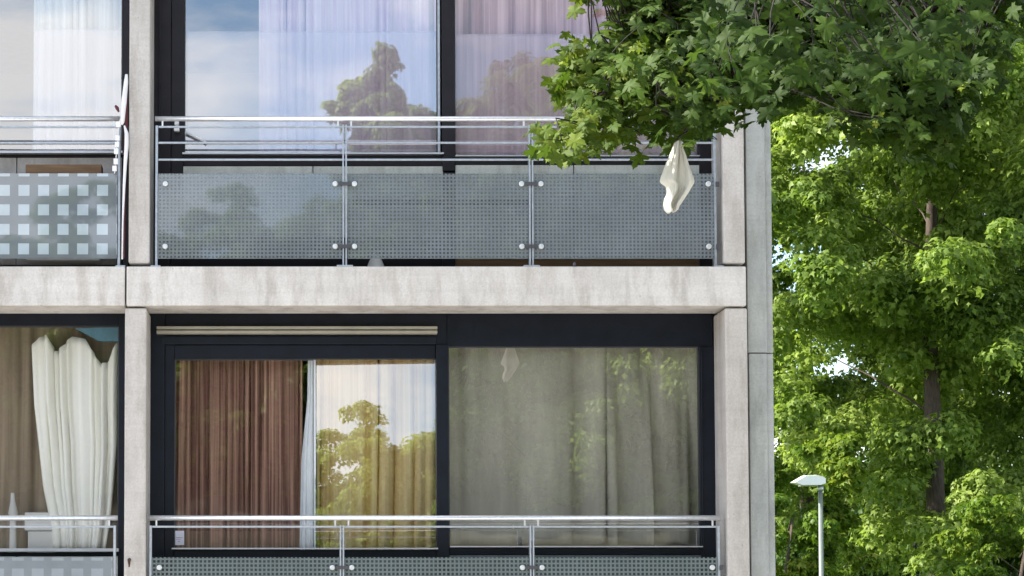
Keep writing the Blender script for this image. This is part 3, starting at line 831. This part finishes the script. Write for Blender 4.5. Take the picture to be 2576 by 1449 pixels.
def limb_path(a, b, sag=0.0, wob=0.15, n=7):
    a, b = Vector(a), Vector(b); L_ = (b-a).length
    out_ = []
    for i in range(n):
        t = i/(n-1)
        p = a.lerp(b, t)
        w = math.sin(math.pi*t)
        p += Vector((random.uniform(-1, 1), random.uniform(-1, 1), random.uniform(-1, 1)))*wob*w*L_*0.18
        p.z += sag*4*t*(1-t)
        out_.append(p)
    return out_

def big_tree(name, loc, H, rad, base, nclump, nleaf, leafsz, lmat, seed, label, group=None, trunk_r=0.24, cat='tree', gap=None, extra=(), flat=0.62, clr=(1.0, 1.9)):
    global rng
    rng = np.random.default_rng(seed); random.seed(seed)
    root = empty(name, loc)
    tag(root, label, cat, group)
    tr = MB()
    top = H*(0.86 if cat == 'tree' else 0.55)
    path = [(0, 0, -0.3), (0.03, 0, 0.4), (0.02, 0.05, H*0.2), (-0.05, 0.05, H*0.4), (0.08, 0, H*0.6), (0.0, 0.05, top)]
    tr.tube(path, [trunk_r*1.5, trunk_r*1.1, trunk_r*0.95, trunk_r*0.75, trunk_r*0.45, 0.03], 12)
    # crown clumps spread over an egg-shaped volume
    cs = []
    tries = 0
    while len(cs) < nclump and tries < 20000:
        tries += 1
        d = rdir(1)[0]; r = rng.uniform(0.25, 1.0)**0.55
        zc = base + (H-base)*0.5
        p = np.array([d[0]*rad*r, d[1]*rad*r, zc + d[2]*(H-base)*0.5*r])
        hz = (p[2]-base)/(H-base)
        lim = rad*(0.55+0.9*math.sin(math.pi*min(1, max(0.0, hz*0.85+0.08))))*0.85
        if math.hypot(p[0], p[1]) > lim: continue
        w_ = p + np.array([loc[0], loc[1]+D0, loc[2]])
        if loc[1] > 0:          # airy places in the crowns where the sky shows through
            gx, gy = CX+FPX*w_[0]/w_[1], 1500-FPX*w_[2]/w_[1]
            if any(((gx-a)/c)**2+((gy-b)/d)**2 < 1 for a, b, c, d in ((2070, 430, 75, 45), (2230, 490, 85, 45), (2060, 1060, 60, 40), (1990, 620, 50, 50))): continue
        if all(np.linalg.norm(p-q) > rad*0.16 for q in cs): cs.append(p)
    cs += [np.array(e) for e in extra]
    C_, Nn, T_, Sz, Ti = [], [], [], [], []
    per = nleaf//len(cs)
    for c in cs:
        R0 = rng.uniform(*clr)
        n = int(per*(R0/np.mean(clr))**2)
        # several lobes in each clump, leaves on their outer and upper skin
        nl = 7
        lob = rdir(nl)*R0*rng.uniform(0.35, 0.8, (nl, 1)); lob[:, 2] *= flat
        lr = R0*rng.uniform(0.28, 0.5, nl)
        which = rng.integers(0, nl, n)
        d = rdir(n); d[:, 2] = np.where(rng.random(n) < 0.55, np.abs(d[:, 2]), d[:, 2])
        rr = rng.random(n)**0.30
        p = c + lob[which] + d*(lr[which]*rr)[:, None]*np.array([1, 1, 0.75])
        C_.append(p)
        o_ = d*0.8 + rdir(n)*0.65 + np.array([0, 0, 0.5])
        Nn.append(o_)
        tip = d*np.array([1, 1, 0.2]) + rdir(n)*0.4 + np.array([0, 0, -0.5])
        T_.append(tip)
        Sz.append(leafsz*rng.uniform(0.6, 1.25, n))
        ct = rng.normal(0.48, 0.14)
        Ti.append(ct + rng.normal(0, 0.15, n))
        if rng.random() < 0.13:
            a = (0.02*c[0], 0.02*c[1], max(base*0.7, min(top*0.95, c[2]-math.hypot(c[0], c[1])*0.55)))
            r0 = trunk_r*0.24*max(0.3, 1-c[2]/H)
            tr.tube(limb_path(a, c, 0.1), [r0*(1-0.12*i) for i in range(7)], 6, cap=False)
    tr.build('trunk', M['bark'], root)
    leaf_cloud('crown', np.concatenate(C_), np.concatenate(Nn), np.concatenate(T_), np.concatenate(Sz), np.concatenate(Ti), SV, SF, lmat, root)
    return root
def copy_tree(o, loc, rz, sc=1.0, label=None, group=None):
    c = o.copy(); col.objects.link(c); c.location = loc; c.rotation_euler = (0, 0, rz); c.scale = (sc,)*3
    if label: c['label'] = label
    if group: c['group'] = group
    for ch in o.children:
        d = ch.copy(); col.objects.link(d); d.parent = c
    return c

# ---------------- trees to the right of the building (about 45 m from the camera)
def at(px, py, dist):
    x, z = ray(px, py, dist-D0)
    return x, dist-D0, z
x, y, _ = at(2352, 1200, 46)
t1 = big_tree('maple_tree', (x, y, GZ), 20.5, 6.2, 3.2, 150, 190000, 0.19, M['leaf_far'], 11,
              'tall leafy tree with dark bare trunk showing, nearest to the street lamp', trunk_r=0.22,
              extra=((-0.4, -1.5, 3.3), (0.6, -1.6, 4.0), (0.0, -1.2, 2.4), (0.7, -1.4, 8.0), (-0.5, -1.6, 8.3), (0.2, -1.8, 9.8), (-0.3, -1.6, 11.2)))
x, y, _ = at(2030, 1200, 56)
t2 = big_tree('maple_tree', (x, y, GZ), 17.5, 5.6, 2.5, 110, 120000, 0.20, M['leaf_far'], 23,
              'green tree right beside the building corner, sky showing through its crown', trunk_r=0.22)
x, y, _ = at(2660, 1200, 58)
t3 = copy_tree(t1, (x, y, GZ), 2.1, 0.95, 'bright green tree at the right edge of the photo, farther than the others')
x, y, _ = at(1985, 1380, 44)
b1 = big_tree('leafy_shrub', (x, y, GZ), 5.6, 2.0, 0.4, 28, 16000, 0.16, M['leaf_bush'], 31,
              'light green shrub below the street lamp next to the building', trunk_r=0.06, cat='shrub', clr=(0.45, 0.8))
x, y, _ = at(2570, 1400, 41)
b2 = big_tree('leafy_shrub', (x, y, GZ), 4.4, 1.9, 0.4, 24, 13000, 0.13, M['leaf_bush'], 37,
              'yellowish shrub in the lower right corner below the trees', trunk_r=0.06, cat='shrub', clr=(0.4, 0.75))
x, y, _ = at(2300, 1400, 62)
hd = big_tree('leafy_shrub', (x, y, GZ), 6.0, 4.4, 0.2, 60, 26000, 0.22, M['leaf_dark'], 41,
              'dark green thicket behind the tall tree with the bare trunk', trunk_r=0.1, cat='shrub', clr=(0.8, 1.3))

# ---------------- trees across the road, behind the camera (seen mirrored in the windows)
for (xx, yy, sc, rz) in ((-12, -55, 1.5, 0.4), (-6.5, -56, 1.6, 1.9), (-1, -56, 1.5, 1.1), (4, -55, 1.7, 3.1), (9, -56, 2.1, 4.4), (14, -55, 2.0, 5.6)):
    copy_tree(hd, (xx, yy, 0.6), rz, sc, 'dark green thicket below the tall trees across the road', 'dark thickets across the road')
for (px, rz, sc) in ((2040, 0.5, 1.15), (2230, 2.6, 1.2), (2470, 4.4, 1.3), (2680, 1.4, 1.3)):
    x, y, _ = at(px, 1400, 72)
    copy_tree(hd, (x, y, GZ), rz, sc, 'dark green thicket far behind the trees right of the building', 'far thickets right of the building')
k = 0
for (xx, yy, sc, rz) in ((-26, -60, 1.6, 0.2), (-19, -61, 1.5, 1.2), (-12, -62, 1.7, 1.4), (-5, -60, 1.6, 2.5), (1, -61, 1.5, 0.4), (6, -60, 1.6, 0.9), (11, -61, 1.6, 2.9), (16, -59, 1.7, 4.0), (22, -61, 1.7, 5.1)):
    copy_tree(b1, (xx, yy, 4.6), rz, sc*1.0, 'bright green thicket on the grass bank across the road, mirrored in the glass', 'thicket on the bank across the road')
t4 = big_tree('slender_tree', (2.8, -47, GZ), 20.3, 1.9, 4.0, 95, 60000, 0.22, M['leaf_far'], 53,
              'slender tall tree across the road, mirrored in the upper window', trunk_r=0.14, clr=(0.7, 1.1))
copy_tree(t4, (4.6, -47.6, GZ), 2.0, 0.95, 'slightly lower slender tree across the road, mirrored beside the mullion')
for (xx, yy, sc, src, rz) in ((-30, -52, 0.62, t1, 0.3), (-22, -50, 0.66, t2, 1.3), (-14.5, -54, 0.68, t2, 4.0), (-9.5, -53, 0.88, t2, 2.2), (-6.6, -54, 0.89, t2, 3.6), (-3.6, -53, 0.86, t2, 0.6), (-0.6, -54, 0.90, t2, 5.0), (1.6, -56, 0.80, t1, 2.0), 
                              (3.0, -52, 0.72, t2, 5.2), (9.5, -50, 1.0, t1, 1.1), (16, -47, 1.05, t1, 3.3), (24, -50, 1.0, t2, 0.1)):
    c_ = copy_tree(src, (xx, yy, GZ), rz, sc, 'leafy green tree across the road, mirrored in the window glass', 'trees across the road')

# ---------------- street lamp
lx, ly, _ = at(2066, 1400, 40)
_, lz = ray(2066, 1222, ly)
lamp = empty('street_lamp', (lx, ly, GZ))
tag(lamp, 'slim grey green street lamp with a flat white head in front of the trees', 'street lamp')
h = lz-GZ
MB().tube([(0, 0, 0), (0, 0, 1.0), (0, 0, 1.02), (0, 0, h+0.02)], [0.085, 0.085, 0.055, 0.045], 14).build('pole', M['pole'], lamp)
MB().tube([(0, 0, h-0.10), (0, 0, h-0.02)], 0.062, 14).build('collar', M['steel_dull'], lamp)
hd_ = MB()
def rim(sx, z, w): return [(-0.58*sx+0.0, -w, z-0.02), (0.06, -w, z), (0.06, w, z), (-0.58*sx, w, z-0.02)]
prof = [(-0.60, 0.015), (-0.50, 0.075), (-0.36, 0.155), (-0.10, 0.165), (0.03, 0.13), (0.07, 0.10), (0.07, 0.0), (-0.05, -0.035), (-0.45, -0.035)]
b0 = len(hd_.v); n_ = len(prof)
for yy, s_ in ((-0.15, 0.9), (-0.10, 1.0), (0.10, 1.0), (0.15, 0.9)):
    for (a, b) in prof: hd_.v.append((a*s_, yy, h + 0.05 + b*s_))
for j in range(3):
    for i in range(n_):
        hd_.f.append([b0+j*n_+i, b0+j*n_+(i+1) % n_, b0+(j+1)*n_+(i+1) % n_, b0+(j+1)*n_+i]); hd_.sm.append(False)
hd_.f.append([b0+i for i in range(n_)]); hd_.sm.append(False)
hd_.f.append([b0+3*n_+i for i in range(n_)][::-1]); hd_.sm.append(False)
hh = hd_.build('lamp_head', M['lamphead'], lamp, 0.01)
MB().box(-0.43, -0.08, -0.09, 0.09, h-0.012, h+0.012).build('lamp_cover', M['lampglass'], lamp)

# ================================================================== overhanging maple branch and its tree
rng = np.random.default_rng(99); random.seed(99)
mroot = empty('overhanging_maple', (6.6, -4.2, GZ))
tag(mroot, 'large maple whose leafy branch hangs across the upper right of the facade', 'tree')
mo = Vector(mroot.location)
poly = [(1338,352),(1350,395),(1395,412),(1440,418),(1480,382),(1560,392),(1625,362),(1700,372),(1745,412),(1768,372),(1800,340),(1852,318),(1880,282),(1940,300),(2000,262),(2060,232),(2105,262),(2135,325),(2200,372),(2300,382),(2390,396),(2432,320),(2452,255),(2520,150),(2556,40),(2580,-60),(1430,-60),(1560,20),(1500,80),(1420,112),(1372,165),(1378,235),(1400,300)]
def inside(px, py):
    r = False; j = len(poly)-1
    for i in range(len(poly)):
        xi, yi = poly[i]; xj, yj = poly[j]
        if (yi > py) != (yj > py) and px < (xj-xi)*(py-yi)/(yj-yi)+xi: r = not r
        j = i
    return r
tw = MB()
# main limb: from the trunk to the branch tip
def wp(px, py, y): a, b = ray(px, py, y); return Vector((a, y, b))
spine = [Vector((6.5, -4.2, 2.6)), Vector((5.6, -4.3, 3.6)), wp(2500, -40, -3.8), wp(2250, 40, -3.5), wp(2000, 90, -3.35), wp(1800, 120, -3.35), wp(1650, 180, -3.3), wp(1520, 250, -3.35), wp(1420, 330, -3.35)]
tw.tube(spine, [0.085, 0.07, 0.05, 0.04, 0.032, 0.024, 0.016, 0.010, 0.005], 9)
sp2 = [spine[3], wp(2300, 150, -3.1), wp(2320, 260, -3.1), wp(2320, 340, -3.1)]
tw.tube(sp2, [0.03, 0.022, 0.014, 0.006], 7)
sp3 = [spine[4], wp(1880, 180, -3.6), wp(1800, 260, -3.6), wp(1720, 330, -3.6)]
tw.tube(sp3, [0.025, 0.018, 0.010, 0.005], 7)
nodes = []
for s_ in (spine[2:], sp2, sp3):
    for a, b in zip(s_[:-1], s_[1:]):
        for t in (0, 0.33, 0.66): nodes.append(a.lerp(b, t))
C_, Nn, T_, Sz, Ti = [], [], [], [], []
ntw = 0
while ntw < 1150:
    px, py = random.uniform(1330, 2545), random.uniform(-130, 420)
    pxx = min(px, 2570)
    if not inside(pxx, max(py, -50)): continue
    if py > -20 and px < 2560 and not (inside(px-34, py+8) and inside(px+8, py+25)): continue
    y = -3.35 + random.gauss(0, 0.32)
    if 1655 < px < 1755 and py > 300 and y < -3.4: continue
    p = wp(px, py, y)
    ntw += 1
    nd = min(nodes, key=lambda q: (q-p).length + random.uniform(0, 0.15))
    tw.tube(limb_path(nd, p, 0.02, 0.5, 5), [0.006, 0.005, 0.004, 0.003, 0.002], 5, cap=False)
    nl = random.randint(4, 7)
    light = 0.12 + 0.48*max(0, min(1, (1820-px)/350)) + random.gauss(0, 0.10)  # leaf colour darkens to the right, painting in shade from the crown above
    for _ in range(nl):
        q = p + Vector((random.gauss(0, 0.055), random.gauss(0, 0.07), random.gauss(0, 0.045)))
        # keep the ragged outline of the branch
        C_.append(q)
        Nn.append((random.gauss(-0.1, 0.55), random.gauss(-0.75, 0.45), random.gauss(0.55, 0.4)))
        T_.append((random.gauss(-0.25, 0.6), random.gauss(-0.2, 0.4), random.gauss(-0.75, 0.4)))
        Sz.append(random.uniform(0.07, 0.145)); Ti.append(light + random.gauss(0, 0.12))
    if random.random() < (0.16 if p.x < 2.3 else 0.03):      # winged seeds: small pale yellow green bunches
        for _ in range(5):
            C_.append(p + Vector((random.gauss(0, 0.03), -0.08+random.gauss(0, 0.03), random.gauss(0, 0.03))))
            Nn.append((random.gauss(0, 0.6), -0.8, random.gauss(0.3, 0.5))); T_.append((random.gauss(0, 0.6), 0, random.gauss(-0.3, 0.5)))
            Sz.append(0.055); Ti.append(random.uniform(0.7, 1.0))
# a second, nearer layer of hanging twigs on the camera side of the same branch
sp4 = [Vector((5.6, -4.3, 3.6)), Vector((4.6, -5.2, 3.55)), Vector((3.4, -5.9, 3.35)), Vector((2.5, -6.1, 3.0)), Vector((1.9, -6.1, 2.75))]
tw.tube(sp4, [0.06, 0.045, 0.03, 0.018, 0.008], 8)
nodes4 = [a.lerp(b, t) for a, b in zip(sp4[1:-1], sp4[2:]) for t in (0, 0.33, 0.66, 1)]
n4 = 0
while n4 < 85:
    px, py = random.uniform(1780, 2450), random.uniform(-120, 190)
    if not (inside(px-60, max(py, -50)) and inside(px+10, py+60)): continue
    y = random.uniform(-6.9, -4.8)
    p = wp(px, py, y); n4 += 1
    nd = min(nodes4, key=lambda q: (q-p).length)
    tw.tube(limb_path(nd, p, 0.02, 0.5, 5), [0.006, 0.005, 0.004, 0.003, 0.002], 5, cap=False)
    for _ in range(5):
        C_.append(p + Vector((random.gauss(0, 0.07), random.gauss(0, 0.08), random.gauss(0, 0.05))))
        Nn.append((random.gauss(-0.1, 0.55), random.gauss(-0.6, 0.5), random.gauss(0.6, 0.4)))
        T_.append((random.gauss(-0.25, 0.6), random.gauss(-0.2, 0.4), random.gauss(-0.75, 0.4)))
        Sz.append(random.uniform(0.08, 0.15)); Ti.append(0.06 + random.gauss(0, 0.12))  # dark tint paints the crown's shadow into these leaves
# the rest of the crown, above and to the right of the frame
crown_c = Vector((6.6, -4.4, 6.8))
tw.tube([Vector((6.6,-4.2,GZ-0.1)), Vector((6.62,-4.2,-0.6)), Vector((6.55,-4.2,1.5)), Vector((6.6,-4.25,3.4)), Vector((6.5,-4.3,5.5)), Vector((6.6,-4.4,8.5))], [0.27, 0.20, 0.17, 0.14, 0.09, 0.03], 14)
cn = 0
while cn < 900:
    d = Vector(rdir(1)[0]); r = random.uniform(0.3, 1)**0.4
    p = crown_c + Vector((d.x*3.4*r, d.y*2.9*r, d.z*3.6*r))
    # stay above / right of the framed opening so that only the low branch hangs into view
    v = p - Vector((0, -D0, 0))
    c_, s__ = math.cos(PITCH), math.sin(PITCH)
    fz = v.y*c_ + v.z*s__; uz = -v.y*s__ + v.z*c_
    ppx, ppy = CX + FPX*v.x/fz, CY - FPX*uz/fz
    if ppx < 2680 and ppy > -130: continue
    if p.y > -1.0: continue
    cn += 1
    if cn % 4 == 0:
        tw.tube(limb_path(Vector((6.55, -4.25, max(2.6, min(8, p.z-0.8)))), p, 0.1, 0.4, 5), [0.03, 0.022, 0.015, 0.008, 0.004], 5, cap=False)
    for _ in range(7):
        C_.append(p + Vector((random.gauss(0, 0.16), random.gauss(0, 0.16), random.gauss(0, 0.12))))
        Nn.append((random.gauss(0, 0.5), random.gauss(-0.3, 0.5), random.gauss(0.8, 0.4)))
        T_.append((random.gauss(0, 0.6), random.gauss(0, 0.5), random.gauss(-0.6, 0.4)))
        Sz.append(random.uniform(0.11, 0.18)); Ti.append(random.gauss(0.4, 0.15))
tw.tube([wp(1800, 260, -3.6), wp(1745, 320, -3.62), wp(1706, 345, -3.655), wp(1701, 366, -3.68)], [0.007, 0.006, 0.005, 0.004], 6)
tw.v = [(a-mo.x, b-mo.y, c-mo.z) for a, b, c in tw.v]
tw.build('trunk', M['twig'], mroot)
C_ = np.array([tuple(c) for c in C_]) - np.array(tuple(mo))
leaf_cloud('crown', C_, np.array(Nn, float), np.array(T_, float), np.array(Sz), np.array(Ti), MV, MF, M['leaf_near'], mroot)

# ---------------- white tissue caught on the branch
def tissue():
    y0 = -3.66
    # outline read as left and right edge against height; cloth hangs in folds from a pinch
    Lh = [(0, 1697, 1712), (0.08, 1692, 1716), (0.2, 1684, 1726), (0.35, 1674, 1735), (0.5, 1664, 1746), (0.56, 1662, 1748), (0.62, 1677, 1742), (0.72, 1680, 1732), (0.80, 1674, 1722), (0.90, 1671, 1710), (0.96, 1674, 1706), (1.0, 1682, 1700)]
    nv, nu = 40, 70
    vs, fs = [], []
    for j in range(nv+1):
        t = j/nv
        a = np.interp(t, [q[0] for q in Lh], [q[1] for q in Lh]); b = np.interp(t, [q[0] for q in Lh], [q[2] for q in Lh])
        py = 358 + 176*t
        for i in range(nu):
            u = i/(nu-1)
            dep = (0.010+0.026*t)*math.sin(u*11.5+1.3*t+0.6) + 0.009*math.sin(u*25+5*t) + 0.003*math.sin(u*47+9*t) + 0.03*math.sin(math.pi*u)*-1
            xx, zz = ray(a+(b-a)*u, py + 3*math.sin(u*11)*(t > 0.97), y0)
            vs.append((xx, y0+dep, zz))
    for j in range(nv):
        for i in range(nu-1):
            q = j*nu+i; fs.append((q, q+1, q+nu+1, q+nu))
    me = bpy.data.meshes.new('white_tissue'); me.from_pydata(vs, [], fs)
    me.polygons.foreach_set('use_smooth', [True]*len(fs)); me.update()
    o = link('white_tissue', me, None, M['napkin'])
    s_ = o.modifiers.new('solid', 'SOLIDIFY'); s_.thickness = 0.002
    tag(o, 'crumpled cream white tissue hanging from the maple branch', 'tissue')
tissue()
